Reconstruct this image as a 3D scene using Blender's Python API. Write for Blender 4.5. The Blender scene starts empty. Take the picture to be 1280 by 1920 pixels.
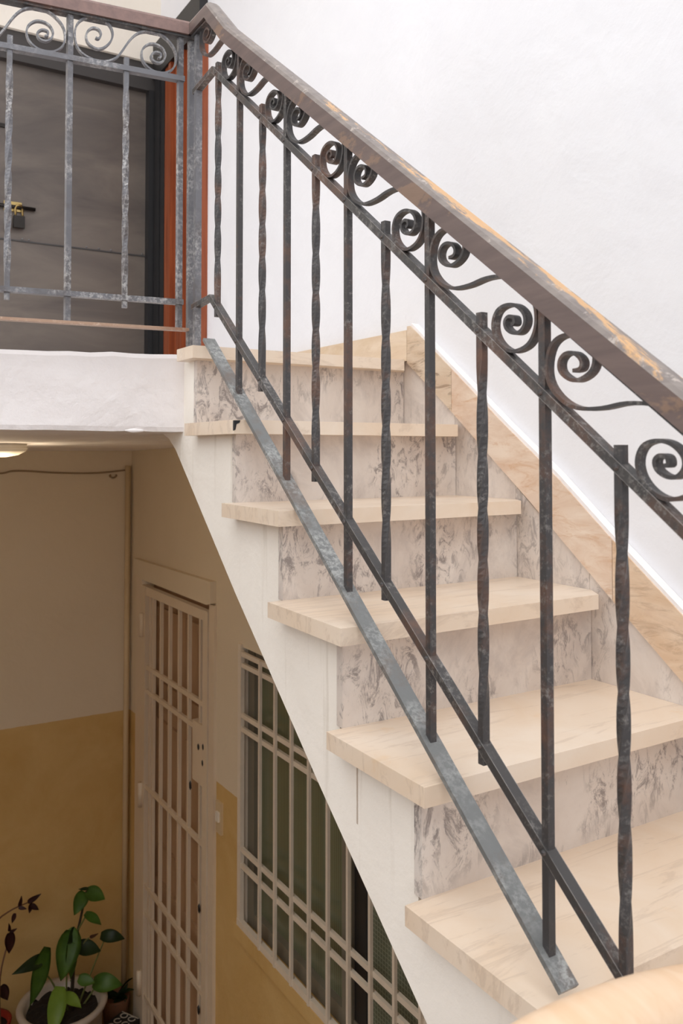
import bpy, bmesh, math, random
from mathutils import Vector, Matrix
random.seed(7)
SC = bpy.context.scene
COL = SC.collection

# ------------------------------------------------------------------ camera
CAM = Vector((-0.8022, -0.8381, 0.6867)); YAW, PITCH = 0.5492, 0.0311
fw = Vector((math.sin(YAW)*math.cos(PITCH), math.cos(YAW)*math.cos(PITCH), math.sin(PITCH)))
rt = Vector((math.cos(YAW), -math.sin(YAW), 0)); up = rt.cross(fw)
cd = bpy.data.cameras.new('camera'); cam = bpy.data.objects.new('camera', cd); COL.objects.link(cam)
cd.sensor_fit = 'VERTICAL'; cd.sensor_height = 24.0; cd.lens = 1599.87*24/1920
cd.shift_y = -(960-797.44)/1920; cd.clip_start = .05
m = Matrix((rt, up, -fw)).transposed().to_4x4(); m.translation = CAM; cam.matrix_world = m
cd.dof.use_dof = True; cd.dof.focus_distance = 1.75; cd.dof.aperture_fstop = 5.6
SC.camera = cam

# ------------------------------------------------------------------ sky, exposure
w = bpy.data.worlds.new('sky'); SC.world = w; w.use_nodes = True
bg = w.node_tree.nodes['Background']; bg.inputs[0].default_value = (0.96, 0.972, 1.0, 1); bg.inputs[1].default_value = 1.0
sd = bpy.data.lights.new('sun', 'SUN'); sd.energy = 0.35; sd.angle = math.radians(60); sd.color = (1, .97, .93)
sun = bpy.data.objects.new('sun', sd); COL.objects.link(sun)
sun.rotation_euler = Vector((.50, .42, -1.0)).to_track_quat('-Z', 'Y').to_euler()
sun.location = (-3, -3, 8)
vs = SC.view_settings; vs.view_transform = 'Standard'; vs.look = 'None'; vs.gamma = 1; vs.use_curve_mapping = False
vs.exposure = 0.88
SC.cycles.max_bounces = 10; SC.cycles.diffuse_bounces = 7

# ------------------------------------------------------------------ materials
def srgb(r, g, b):
    f = lambda c: (c/255/12.92) if c/255 <= .04045 else ((c/255+.055)/1.055)**2.4
    return (f(r), f(g), f(b), 1)
class NT:
    def __init__(s, name, rough=.6, metal=0., spec=.5):
        s.m = bpy.data.materials.new(name); s.m.use_nodes = True; s.t = s.m.node_tree
        s.b = s.t.nodes['Principled BSDF']
        s.b.inputs['Roughness'].default_value = rough; s.b.inputs['Metallic'].default_value = metal
        s.b.inputs['Specular IOR Level'].default_value = spec
        s.co = s.n('ShaderNodeTexCoord').outputs['Object']; s.h = None
    def n(s, typ, **k):
        x = s.t.nodes.new(typ)
        for a, b in k.items(): setattr(x, a, b)
        return x
    def ln(s, a, b): s.t.links.new(a, b)
    def mapping(s, scale, rot=(0, 0, 0), loc=(0, 0, 0)):
        x = s.n('ShaderNodeMapping'); x.inputs['Scale'].default_value = scale; x.inputs['Rotation'].default_value = rot
        x.inputs['Location'].default_value = loc
        s.ln(s.co, x.inputs[0]); return x.outputs[0]
    def noise(s, scale, det=4, rough=.6, dist=0, vec=None):
        x = s.n('ShaderNodeTexNoise'); x.inputs['Scale'].default_value = scale; x.inputs['Detail'].default_value = det
        x.inputs['Roughness'].default_value = rough; x.inputs['Distortion'].default_value = dist
        s.ln(vec or s.co, x.inputs['Vector']); return x.outputs['Fac']
    def ramp(s, fac, stops):
        x = s.n('ShaderNodeValToRGB'); e = x.color_ramp.elements
        while len(e) < len(stops): e.new(.5)
        for i, (p, c) in enumerate(stops):
            e[i].position = p; e[i].color = c if len(c) == 4 else (*c, 1)
        s.ln(fac, x.inputs[0]); return x.outputs[0]
    def mix(s, fac, a, b, mode='MIX'):
        x = s.n('ShaderNodeMix', data_type='RGBA', blend_type=mode)
        for sock, val in ((x.inputs[0], fac), (x.inputs[6], a), (x.inputs[7], b)):
            if isinstance(val, (int, float)): sock.default_value = val
            elif isinstance(val, tuple): sock.default_value = val
            else: s.ln(val, sock)
        return x.outputs[2]
    def math(s, op, a, b=0.):
        x = s.n('ShaderNodeMath', operation=op)
        for i, q in enumerate((a, b)):
            if isinstance(q, (int, float)): x.inputs[i].default_value = q
            else: s.ln(q, x.inputs[i])
        return x.outputs[0]
    def xyz(s, i):
        x = s.n('ShaderNodeSeparateXYZ'); s.ln(s.co, x.inputs[0]); return x.outputs[i]
    def base(s, c):
        if isinstance(c, tuple): s.b.inputs['Base Color'].default_value = c
        else: s.ln(c, s.b.inputs['Base Color'])
        return s
    def bump(s, h, st=.2, d=.01):
        x = s.n('ShaderNodeBump'); x.inputs['Strength'].default_value = st; x.inputs['Distance'].default_value = d
        s.ln(h, x.inputs['Height'])
        if s.h: s.ln(s.h, x.inputs['Normal'])
        s.h = x.outputs[0]; s.ln(s.h, s.b.inputs['Normal']); return s
B, Wt = (0, 0, 0, 1), (1, 1, 1, 1)

def plaster(name, c1, c2, bumpy=.35, scuff=True):
    t = NT(name, .85, spec=.2)
    c = t.mix(t.ramp(t.noise(2.2, 5, .6), [(.35, B), (.7, Wt)]), c1, c2)
    if scuff:
        mk = t.ramp(t.noise(5.5, 8, .72, 1.2), [(.69, B), (.74, (.35, .35, .35, 1))])
        c = t.mix(mk, c, srgb(190, 184, 182))
    t.base(c); t.bump(t.noise(38, 6, .65), bumpy*.5, .006); t.bump(t.noise(5, 4, .5, .4), bumpy, .02); return t

def wallpaint():
    # white plaster above, cream paint below the landing, ochre dado below z = -0.70
    t = plaster('wall_paint', srgb(236, 236, 238), srgb(230, 230, 233))
    white = t.b.inputs['Base Color'].links[0].from_socket
    z = t.math('ADD', t.xyz(2), t.math('MULTIPLY', t.math('SUBTRACT', t.noise(14, 3), .5), .008))
    nz = t.noise(1.6, 5, .6)
    cream = t.mix(nz, srgb(214, 198, 170), srgb(226, 212, 188))
    ochre = t.mix(t.ramp(t.noise(3, 6, .65, .5), [(.35, B), (.7, Wt)]), srgb(200, 164, 102), srgb(212, 180, 122))
    lim = t.math('MINIMUM', .74, t.math('SUBTRACT', t.math('MULTIPLY', t.xyz(1), .81), .12))
    c = t.mix(t.math('GREATER_THAN', z, lim), cream, white)
    c = t.mix(t.math('GREATER_THAN', z, t.math('MINIMUM', -.70, lim)), ochre, c)
    t.base(c); return t.m
M = {}
M['wall'] = wallpaint()
M['plaster'] = plaster('white_plaster', srgb(244, 239, 237), srgb(234, 228, 226), .95).m
M['cream_plaster'] = plaster('cream_plaster', srgb(247, 240, 228), srgb(242, 234, 220), .3, False).m
def stringer_mat():
    t = plaster('stringer_plaster', srgb(250, 244, 234), srgb(243, 236, 225), .35, False)
    base = t.b.inputs['Base Color'].links[0].from_socket
    st = t.noise(1, 5, .6, 0, t.mapping((30, 30, 1.6)))
    k = t.ramp(st, [(.57, B), (.72, (.6, .6, .6, 1))])
    gr = t.ramp(t.noise(2.3, 3, .5), [(.45, B), (.65, Wt)])
    c = t.mix(t.math('MULTIPLY', k, gr), base, srgb(186, 172, 150))
    # one rusty drip below the second tread's overhang
    yy = t.math('ABSOLUTE', t.math('SUBTRACT', t.xyz(1), .4205))
    drip = t.math('MULTIPLY', t.math('LESS_THAN', t.math('ADD', yy, t.math('MULTIPLY', t.noise(60, 3), .002)), .0036), t.math('MULTIPLY', t.math('GREATER_THAN', t.xyz(2), .045), t.math('LESS_THAN', t.xyz(2), .17)))
    c = t.mix(t.math('MULTIPLY', drip, .6), c, srgb(140, 108, 76))
    t.base(c); return t.m
M['stringer'] = stringer_mat()
def tread_marble(seed):
    t = NT('cream_marble', .32)
    v = t.mapping((1, 1, 1), (0, 0, .5), (seed*3.1, seed*1.7, seed))
    c = t.mix(t.ramp(t.noise(3.5, 6, .6, .8, v), [(.3, B), (.75, Wt)]), srgb(226, 203, 177), srgb(238, 224, 207))
    vs_ = t.mapping((3, 26, 10), (0, 0, .95), (seed*2.3, 0, seed))
    ve = t.ramp(t.noise(1.2, 6, .7, .9, vs_), [(.53, B), (.60, (.38, .38, .38, 1)), (.70, B)])
    c = t.mix(ve, c, srgb(192, 170, 150))
    sp = t.ramp(t.noise(9, 4, .6, 0, v), [(.66, B), (.76, (.6, .6, .6, 1))])
    c = t.mix(sp, c, srgb(226, 190, 146))
    t.base(c); t.bump(t.noise(60, 4, .6), .08, .003); return t.m
M['tread'] = [tread_marble(i) for i in range(3)]
def riser_marble(seed, amt=.68):
    t = NT('veined_marble', .4)
    v = t.mapping((1, 1, 1), (0, .5, 0), (seed*5.3, seed*2.9, seed*1.3))
    c = t.mix(t.ramp(t.noise(5, 6, .6, .6, v), [(.3, B), (.7, Wt)]), srgb(211, 198, 187), srgb(230, 222, 214))
    # smoky grey clouds
    c = t.mix(t.ramp(t.noise(7, 8, .7, .8, t.mapping((1, 1, .7), (0, .6, 0), (seed, 0, 2*seed))), [(.48, B), (.68, (.5, .5, .5, 1))]), c, srgb(176, 165, 160))
    # diagonal strings of dark flecks, gathered in clusters
    cl = t.ramp(t.noise(4.2, 3, .5, .5, v), [(.44, B), (.58, Wt)])
    sk = t.ramp(t.noise(1.0, 10, .80, 1.0, t.mapping((34, 34, 17), (0, .62, 0), (seed, seed, seed))), [(.50, B), (.58, Wt)])
    c = t.mix(t.math('MULTIPLY', t.math('MULTIPLY', cl, sk), amt), c, srgb(98, 88, 88))
    f2 = t.ramp(t.noise(1.0, 9, .75, .6, t.mapping((52, 52, 24), (0, .5, 0), (seed*2, 0, seed))), [(.63, B), (.69, (.5, .5, .5, 1))])
    c = t.mix(f2, c, srgb(128, 116, 112))
    t.base(c); return t.m
M['panel'] = [riser_marble(i+7.3, .45) for i in range(3)]
M['riser'] = [riser_marble(i) for i in range(5)]
def skirting_mat(seed, c1, c2, c3, amt):
    t = NT('honey_marble', .35)
    v = t.mapping((1, 1.3, 4.5), (.66, 0, 0), (seed*4, seed, seed*2))
    c = t.mix(t.ramp(t.noise(3, 6, .65, 1.0, v), [(.38, B), (.62, Wt)]), c1, c2)
    c = t.mix(t.ramp(t.noise(6, 6, .65, .8, v), [(.5, B), (.72, (.4, .4, .4, 1))]), c, srgb(206, 176, 152))
    pt = t.ramp(t.noise(7, 8, .72, .9, v), [(.52, B), (.66, (amt,)*3+(1,))])
    c = t.mix(pt, c, c3)
    t.base(c); return t.m
M['skirt'] = [skirting_mat(1, srgb(205, 180, 152), srgb(222, 204, 182), srgb(130, 104, 82), .9),
              skirting_mat(2, srgb(217, 189, 165), srgb(234, 216, 197), srgb(200, 150, 102), .6),
              skirting_mat(3, srgb(217, 187, 156), srgb(231, 209, 184), srgb(160, 126, 96), .5),
              skirting_mat(5, srgb(214, 190, 160), srgb(226, 206, 182), srgb(196, 166, 132), .4)]
def iron(name, dark, worn, rust, wl=.52, edge=0.):
    t = NT(name, .5, .3)
    c = t.mix(t.ramp(t.noise(7, 6, .7), [(.50, B), (.66, Wt)]), dark, rust)
    wr = t.ramp(t.noise(95, 6, .75), [(wl, B), (wl+.16, Wt)])
    wr2 = t.ramp(t.noise(9, 3, .5), [(.4, B), (.6, Wt)])
    c = t.mix(t.math('MULTIPLY', wr, wr2), c, worn)
    if edge:      # edge highlight put into the colour, patchy like rubbed paint along the arrises
        bv = t.n('ShaderNodeBevel', samples=4); bv.inputs['Radius'].default_value = .0016
        ge = t.n('ShaderNodeNewGeometry'); vm = t.n('ShaderNodeVectorMath', operation='DOT_PRODUCT')
        t.ln(bv.outputs[0], vm.inputs[0]); t.ln(ge.outputs['Normal'], vm.inputs[1])
        ed = t.ramp(vm.outputs['Value'], [(.80, (edge,)*3+(1,)), (.97, B)])
        ed = t.math('MULTIPLY', ed, t.ramp(t.noise(14, 5, .7), [(.36, B), (.52, Wt)]))
        c = t.mix(ed, c, srgb(212, 208, 204))
    t.base(c); t.bump(t.noise(120, 5, .7), .25, .002); return t.m
M['iron'] = iron('painted_iron', srgb(72, 70, 70), srgb(138, 134, 130), srgb(110, 82, 68), .52)
M['iron_rail'] = iron('edge_highlit_iron', srgb(74, 72, 71), srgb(146, 142, 138), srgb(108, 84, 72), .50, .85)
M['iron_grey'] = iron('weathered_grey_iron', srgb(112, 112, 116), srgb(176, 174, 172), srgb(98, 92, 90), .46)
M['iron_flat'] = iron('flat_bar_iron', srgb(122, 124, 123), srgb(172, 173, 170), srgb(120, 108, 100), .44)
M['iron_tan'] = iron('rusty_strip_iron', srgb(176, 146, 124), srgb(208, 186, 166), srgb(150, 112, 90), .5)
def wood_rail(name, c1, c2, worn, amt):
    t = NT(name, .5)
    g = t.noise(1, 5, .6, .4, t.mapping((50, 6, 50), (.65, 0, 0)))
    c = t.mix(t.ramp(g, [(.35, B), (.7, Wt)]), c1, c2)
    wr = t.ramp(t.noise(7, 7, .7, .5, t.mapping((1.5, .8, 1.5))), [(.56, B), (.60, Wt)])
    c = t.mix(t.math('MULTIPLY', wr, amt), c, worn)
    t.base(c); t.bump(g, .15, .002); return t.m
M['rail_wood'] = wood_rail('worn_brown_wood', srgb(98, 83, 79), srgb(114, 97, 91), srgb(186, 146, 106), .25)
def rail_top():
    t = NT('worn_top_wood', .5)
    g = t.noise(1, 5, .6, .4, t.mapping((50, 6, 50), (.65, 0, 0)))
    c = t.mix(t.ramp(g, [(.35, B), (.7, Wt)]), srgb(122, 113, 109), srgb(148, 138, 131))
    # paint rubbed off in a long streak along the ridge, more towards the lower end
    n = t.math('ADD', t.noise(1, 7, .7, .4, t.mapping((16, 3.2, 3.2))), t.math('MULTIPLY', t.xyz(1), -.16))
    n = t.math('SUBTRACT', n, t.math('MULTIPLY', t.math('ABSOLUTE', t.xyz(0)), 7))
    c = t.mix(t.ramp(n, [(.43, B), (.47, Wt)]), c, srgb(206, 164, 118))
    e = t.ramp(t.noise(40, 6, .7), [(.60, B), (.66, (.7, .7, .7, 1))])
    c = t.mix(e, c, srgb(196, 184, 174))
    t.base(c); t.bump(g, .15, .002); return t.m
M['rail_wood_top'] = rail_top()
M['rail_wood_landing'] = wood_rail('reddish_brown_wood', srgb(122, 98, 92), srgb(140, 112, 104), srgb(170, 140, 125), .2)
M['pale_wood'] = wood_rail('pale_varnished_wood', srgb(230, 196, 160), srgb(238, 210, 180), srgb(222, 180, 138), .4)
def simple(name, c, rough=.6, metal=0, var=.12, sc=8, bump=.1):
    t = NT(name, rough, metal)
    d = tuple(x*(1-var) for x in c[:3])+(1,)
    t.base(t.mix(t.ramp(t.noise(sc, 5, .65), [(.35, B), (.7, Wt)]), d, c))
    t.bump(t.noise(sc*5, 4, .6), bump, .003); return t.m
def brown_door():
    t = NT('red_brown_wood', .4)
    g = t.noise(1, 5, .6, .5, t.mapping((40, 40, 2)))
    t.base(t.mix(t.ramp(g, [(.3, B), (.7, Wt)]), srgb(118, 54, 26), srgb(158, 82, 44))); return t.m
M['brown'] = brown_door()
M['black'] = simple('black_metal', srgb(34, 33, 34), .5, 0, .2)
M['black_jamb'] = simple('dark_grey_jamb', srgb(70, 68, 68), .5, 0, .2)
def dark_door():
    t = NT('grey_sheet_metal', .42, .15)
    v = t.mapping((.8, 1, 2.2), (0, .5, 0))
    c = t.mix(t.ramp(t.noise(2.0, 5, .6, .7, v), [(.3, B), (.75, Wt)]), srgb(84, 76, 72), srgb(122, 112, 102))
    t.base(c); t.bump(t.noise(30, 4, .6), .08, .004); return t.m
M['dark_door'] = dark_door()
M['dark_frame'] = simple('dark_grey_frame', srgb(66, 62, 60), .5, .1)
M['brass'] = simple('brass', srgb(186, 160, 104), .35, .8)
M['steel'] = simple('dark_steel', srgb(52, 48, 45), .4, .7)
M['beige_gloss'] = simple('beige_gloss_paint', srgb(224, 206, 180), .45, 0, .06)
M['beige_door'] = simple('beige_door_paint', srgb(186, 154, 122), .55, 0, .08)
M['cream_grille'] = simple('cream_grille_paint', srgb(226, 212, 192), .45, 0, .08, 20)
M['win_frame'] = simple('dark_window_frame', srgb(128, 120, 104), .4, .1)
def glass():
    t = NT('green_tinted_glass', .16)
    wv = t.n('ShaderNodeTexWave', wave_type='BANDS', bands_direction='Y'); wv.inputs['Scale'].default_value = 26
    t.ln(t.co, wv.inputs[0])
    c = t.mix(t.ramp(wv.outputs['Fac'], [(.2, B), (.8, Wt)]), srgb(98, 102, 80), srgb(120, 124, 98))
    t.base(c); return t.m
M['glass'] = glass()
def screen():
    t = NT('insect_screen', .8)
    def bands(d):
        wv = t.n('ShaderNodeTexWave', wave_type='BANDS', bands_direction=d); wv.inputs['Scale'].default_value = 22
        t.ln(t.co, wv.inputs[0]); return t.ramp(wv.outputs['Fac'], [(.75, B), (.9, Wt)])
    c = t.mix(t.math('MAXIMUM', bands('Y'), bands('Z')), srgb(94, 98, 78), srgb(124, 126, 104))
    t.base(c); return t.m
M['screen'] = screen()
M['conduit'] = simple('cream_conduit', srgb(214, 190, 150), .6)
M['cable'] = simple('brown_cable', srgb(150, 126, 96), .6)
M['white_plastic'] = simple('white_plastic', srgb(236, 228, 212), .5)
def floor_mat():
    t = NT('terracotta_tile', .5)
    br = t.n('ShaderNodeTexBrick'); br.offset = 0; br.inputs['Scale'].default_value = 1
    br.inputs['Brick Width'].default_value = .3; br.inputs['Row Height'].default_value = .3; br.inputs['Mortar Size'].default_value = .006
    br.inputs['Color1'].default_value = srgb(150, 124, 98); br.inputs['Color2'].default_value = srgb(160, 134, 106)
    br.inputs['Mortar'].default_value = srgb(120, 95, 75); t.ln(t.co, br.inputs['Vector'])
    t.base(br.outputs['Color']); return t.m
M['floor'] = floor_mat()
M['silver_pot'] = simple('grey_glazed_pot', srgb(196, 186, 172), .3, .1)
M['soil'] = simple('dark_soil', srgb(44, 34, 26), .9, 0, .5, 40, .6)
M['red_pot'] = simple('red_plastic_pot', srgb(140, 28, 24), .4)
M['brown_pot'] = simple('brown_clay_pot', srgb(132, 88, 60), .6)
def leaf_mat(name, a, b):
    t = NT(name, .4)
    t.base(t.mix(t.ramp(t.noise(9, 3), [(.35, B), (.65, Wt)]), a, b))
    t.b.inputs['Subsurface Weight'].default_value = .0; return t.m
M['leaf'] = leaf_mat('green_leaf', srgb(76, 112, 40), srgb(100, 140, 54))
M['leaf_light'] = leaf_mat('lime_leaf', srgb(132, 168, 58), srgb(152, 184, 76))
M['leaf_dark'] = leaf_mat('dark_leaf', srgb(40, 60, 30), srgb(58, 78, 40))
M['leaf_purple'] = leaf_mat('purple_leaf', srgb(52, 24, 26), srgb(74, 36, 36))
M['stem'] = simple('green_stem', srgb(110, 116, 60), .5)
M['stem_brown'] = simple('brown_stem', srgb(112, 76, 52), .6)
M['stem_dark'] = simple('dark_stem', srgb(56, 44, 32), .6)
M['black_box'] = simple('black_card', srgb(30, 28, 27), .6)
M['white_print'] = simple('white_print', srgb(206, 196, 180), .6)

# ------------------------------------------------------------------ mesh helpers
def tag(o, label=None, cat=None, group=None, kind=None):
    if label: o['label'] = label
    if cat: o['category'] = cat
    if group: o['group'] = group
    if kind: o['kind'] = kind
    return o
def empty(name, loc=(0, 0, 0)):
    o = bpy.data.objects.new(name, None); COL.objects.link(o); o.location = loc; o.empty_display_size = .05
    return o
def link(name, bm, mat, parent=None, smooth=False, bevel=0, seg=2):
    if bevel: bmesh.ops.bevel(bm, geom=[e for e in bm.edges if len(e.link_faces) == 2 and e.calc_face_angle(0) > .5], offset=bevel, segments=seg, affect='EDGES', profile=.5)
    bmesh.ops.recalc_face_normals(bm, faces=bm.faces)
    me = bpy.data.meshes.new(name); bm.to_mesh(me); bm.free()
    for mm in (mat if isinstance(mat, list) else [mat]): me.materials.append(mm)
    if smooth:
        for p in me.polygons: p.use_smooth = True
    o = bpy.data.objects.new(name, me); COL.objects.link(o)
    if parent:
        o.parent = parent
        par = parent; off = Vector((0, 0, 0))
        while par: off += par.location; par = par.parent
        o.location = -off          # mesh data is in world coordinates
    return o
def box(bm, a, b, mi=0):
    x0, y0, z0 = [min(p, q) for p, q in zip(a, b)]; x1, y1, z1 = [max(p, q) for p, q in zip(a, b)]
    v = [bm.verts.new(p) for p in ((x0, y0, z0), (x1, y0, z0), (x1, y1, z0), (x0, y1, z0), (x0, y0, z1), (x1, y0, z1), (x1, y1, z1), (x0, y1, z1))]
    for q in ((3, 2, 1, 0), (4, 5, 6, 7), (0, 1, 5, 4), (1, 2, 6, 5), (2, 3, 7, 6), (3, 0, 4, 7)):
        f = bm.faces.new([v[i] for i in q]); f.material_index = mi
    return v
def bx(name, a, b, mat, parent=None, bevel=0):
    bm = bmesh.new(); box(bm, a, b); return link(name, bm, mat, parent, bevel=bevel)
def prism(bm, poly, axis, lo, hi):
    """polygon in the two other axes, extruded along axis from lo to hi"""
    def pt(p, h):
        q = list(p); q.insert(axis, h); return q
    A = [bm.verts.new(pt(p, lo)) for p in poly]; C = [bm.verts.new(pt(p, hi)) for p in poly]
    bm.faces.new(A); bm.faces.new(C[::-1]); n = len(poly)
    for i in range(n): bm.faces.new((A[i], A[(i+1) % n], C[(i+1) % n], C[i]))
def sweep(bm, pts, section, side=None, caps=True):
    """sweep a closed 2D section [(a,b)] along pts; a along 'side' axis, b along the in-plane normal"""
    pts = [Vector(p) for p in pts]; n = len(pts); rings = []
    for i, p in enumerate(pts):
        t = (pts[min(i+1, n-1)]-pts[max(i-1, 0)]).normalized()
        s = Vector(side) if side else t.orthogonal().normalized()
        s = (s-t*s.dot(t)).normalized(); nn = s.cross(t).normalized()
        k = 1.0
        if 0 < i < n-1:
            a, b_ = (p-pts[i-1]).normalized(), (pts[i+1]-p).normalized()
            k = 1/max(.5, math.cos(a.angle(b_, 0)/2))
        sec = section(i/(n-1)) if callable(section) else section
        rings.append([bm.verts.new(p+s*a+nn*b_*k) for a, b_ in sec])
    ns = len(rings[0])
    for r0, r1 in zip(rings, rings[1:]):
        for j in range(ns): bm.faces.new((r0[j], r0[(j+1) % ns], r1[(j+1) % ns], r1[j]))
    if caps: bm.faces.new(rings[0][::-1]); bm.faces.new(rings[-1])
def circ(r, n=10, ry=None): return [(r*math.cos(2*math.pi*i/n), (ry or r)*math.sin(2*math.pi*i/n)) for i in range(n)]
def rect(a, b): return [(-a/2, -b/2), (a/2, -b/2), (a/2, b/2), (-a/2, b/2)]
def tube(name, pts, r, mat, parent=None, n=8, taper=None):
    bm = bmesh.new()
    sec = (lambda t: circ(r*(1+(taper-1)*t), n)) if taper else circ(r, n)
    sweep(bm, pts, sec); return link(name, bm, mat, parent, smooth=True)
def catmull(P, k=4):
    P = [Vector(p) for p in P]; out = []
    for i in range(len(P)-1):
        a, b, c, d = P[max(i-1, 0)], P[i], P[i+1], P[min(i+2, len(P)-1)]
        for j in range(k):
            t = j/k
            out.append(.5*((2*b)+(c-a)*t+(2*a-5*b+4*c-d)*t*t+(3*b-a-3*c+d)*t**3))
    out.append(P[-1]); return out
def relax(P, it=1):
    for _ in range(it):
        P = [P[0]]+[P[i]*.6+(P[i-1]+P[i+1])*.2 for i in range(1, len(P)-1)]+[P[-1]]
    return P
def lathe(name, prof, c, mat, parent=None, n=32):
    bm = bmesh.new(); R = []
    for r, z in prof: R.append([bm.verts.new((c[0]+r*math.cos(2*math.pi*i/n), c[1]+r*math.sin(2*math.pi*i/n), c[2]+z)) for i in range(n)])
    for a, b in zip(R, R[1:]):
        for i in range(n): bm.faces.new((a[i], a[(i+1) % n], b[(i+1) % n], b[i]))
    bm.faces.new(R[0]); bm.faces.new(R[-1][::-1])
    return link(name, bm, mat, parent, smooth=True)

# ------------------------------------------------------------------ the setting
XW = 0.65; FLOOR = -2.33; YB = 3.72; YU = 3.30; TOP = 5.2
WIN = (0.98, 2.285, -1.175, -0.09)         # y0,y1,z0,z1 of window opening
DR = (2.60, 3.49, FLOOR, 0.03)             # lower door opening
def wall_right():
    bm = bmesh.new()
    ys = [-2.3, WIN[0], WIN[1], DR[0], DR[1], YB+.2]; zs = [FLOOR, WIN[2], WIN[3], DR[3], TOP]
    for i in range(5):
        for j in range(4):
            yc, zc = (ys[i]+ys[i+1])/2, (zs[j]+zs[j+1])/2
            if WIN[0] < yc < WIN[1] and WIN[2] < zc < WIN[3]: continue
            if DR[0] < yc < DR[1] and zc < DR[3]: continue
            box(bm, (XW, ys[i], zs[j]), (XW+.25, ys[i+1], zs[j+1]))
    bmesh.ops.remove_doubles(bm, verts=bm.verts, dist=1e-5)
    inner = [f for f in bm.faces if all(len(e.link_faces) > 2 for e in f.edges)]
    return tag(link('wall_right', bm, M['wall']), kind='structure')
wall_right()
tag(bx('wall_back', (-3.2, YB, FLOOR), (XW, YB+.2, .72), M['wall']), kind='structure')
tag(bx('floor', (-3.2, -2.3, FLOOR-.1), (XW+.25, YB+.2, FLOOR), M['floor']), kind='structure')
tag(bx('unseen_wall_left', (-3.4, -2.3, FLOOR), (-3.2, YB+.2, 1.0), M['wall']), kind='structure')  # unseen wall added to limit the light, kept low to brighten the stringer
tag(bx('unseen_wall_front', (-3.2, -2.5, FLOOR), (XW, -2.3, 2.0), M['wall']), kind='structure')  # unseen wall behind the camera, added to limit and bounce the light

# landing slab: front edge turned a little away from the stair, underside sinking to the back, uneven plaster edge
A66 = math.radians(6.6); LD = Vector((-math.cos(A66), math.sin(A66), 0)); LN = Vector((-math.sin(A66), -math.cos(A66), 0))
L0 = Vector((0, 1.20, 0))
def lp(s, z, off=0): # point on the landing railing plane: s to the left, off towards the stair foot
    p = L0+LD*s+LN*off; return Vector((p.x, p.y, z))
bm = bmesh.new()
N = 60; ring = []
for i in range(N+1):
    s = -.02+3.1*i/N
    j = lambda k: (random.random()-.5)*k
    zt = .940-.009*min(max(s, 0)/.45, 1.3)+j(.004); zb = .7395+j(.003)
    y = lambda off: lp(s, 0, off)
    f = y(-.055)
    ring.append([bm.verts.new(q) for q in ((f.x, f.y, zb), (f.x, f.y-.004+j(.003), zb+.012), (f.x, f.y-.002+j(.005), (zt+zb)/2), (f.x, f.y-.003+j(.003), zt-.012), (f.x, f.y+.010, zt), (f.x, YU+.1, .94), (f.x, YB+.05, .94), (f.x, YB+.05, .69))])
for a, b in zip(ring, ring[1:]):
    for k in range(8): bm.faces.new((a[k], a[(k+1) % 8], b[(k+1) % 8], b[k]))
bm.faces.new(ring[0]); bm.faces.new(ring[-1][::-1])
slab = tag(link('landing_slab', bm, M['plaster']), kind='structure')
# slab piece behind the stair, up to the right wall
bx('slab_end', (0.018, 1.30, .74), (XW, YB, .944), M['plaster'], slab)
bm = bmesh.new(); prism(bm, [(1.30, .742), (YB, .692), (YB, .75), (1.30, .75)], 0, .018, XW-.001); link('soffit', bm, M['plaster'], slab)
bm = bmesh.new()
for a, r in ((0, .012), (.012, .009), (-.013, .006)):
    p = lp(.155-a, .7375, .057)
    bmesh.ops.create_icosphere(bm, subdivisions=2, radius=r, matrix=Matrix.Translation(p) @ Matrix.Diagonal((1.5, .5, .45, 1)))
link('plaster_chip', bm, M['plaster'], slab, smooth=True)

# unseen slab above the frame, added to shade the landing walls
tag(bx('ceiling', (-3.2, 1.45, 3.5), (XW, YB+.2, 3.7), M['plaster']), kind='structure')
# upper back wall with opening for the sheet metal door
DX0, DX1, DZ1 = -.62, XW, 2.66
bm = bmesh.new()
box(bm, (-3.2, YU, .94), (DX0, YU+.2, TOP)); box(bm, (DX0, YU, DZ1), (DX1, YU+.2, TOP)); 
tag(link('wall_back_upper', bm, M['cream_plaster']), kind='structure')

# ------------------------------------------------------------------ the staircase
ZT = [0, .1962, .3881, .5727, .7566, .9453]
YR = [0, .2328, .4659, .6949, .9243, 1.1584, 1.3901]
# extra steps down to the half landing below the frame
EXT = [(-.2328*k, -.19*k) for k in (4, 3, 2, 1)]
st = tag(empty('staircase', (0.3, -.93, -.95)), 'narrow marble staircase with white plastered side climbing along the white wall', 'staircase')
steps = EXT+list(zip(YR[:6], ZT))
UND = [(-.93, -1.14), (-.926, -1.09), (.224, -.182), (.548, .066), (.932, .372), (1.307, .69), (1.36, .722), (1.405, .735), (1.45, .741)]
def und(y):
    for (a, za), (b, zb_) in zip(UND, UND[1:]):
        if a <= y <= b: return za+(zb_-za)*(y-a)/(b-a)
    return UND[-1][1]
def topz(y):
    z = -.95
    for ys_, zs_ in steps:
        if y >= ys_+.012: z = zs_-.029
    return z
bm = bmesh.new()
cuts = sorted({-.92, 1.45, *[y+.012 for y, z in steps], *[p[0] for p in UND if -.92 < p[0] < 1.45]})
for a, b in zip(cuts, cuts[1:]):
    t_ = topz((a+b)/2)
    prism(bm, [(a, und(a)), (b, und(b)), (b, t_), (a, t_)], 0, 0.0, XW-.001)
bmesh.ops.remove_doubles(bm, verts=bm.verts, dist=1e-5)
sg = link('stringer', bm, M['stringer'], st); sg['label'] = 'white plastered side and soffit'
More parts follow.
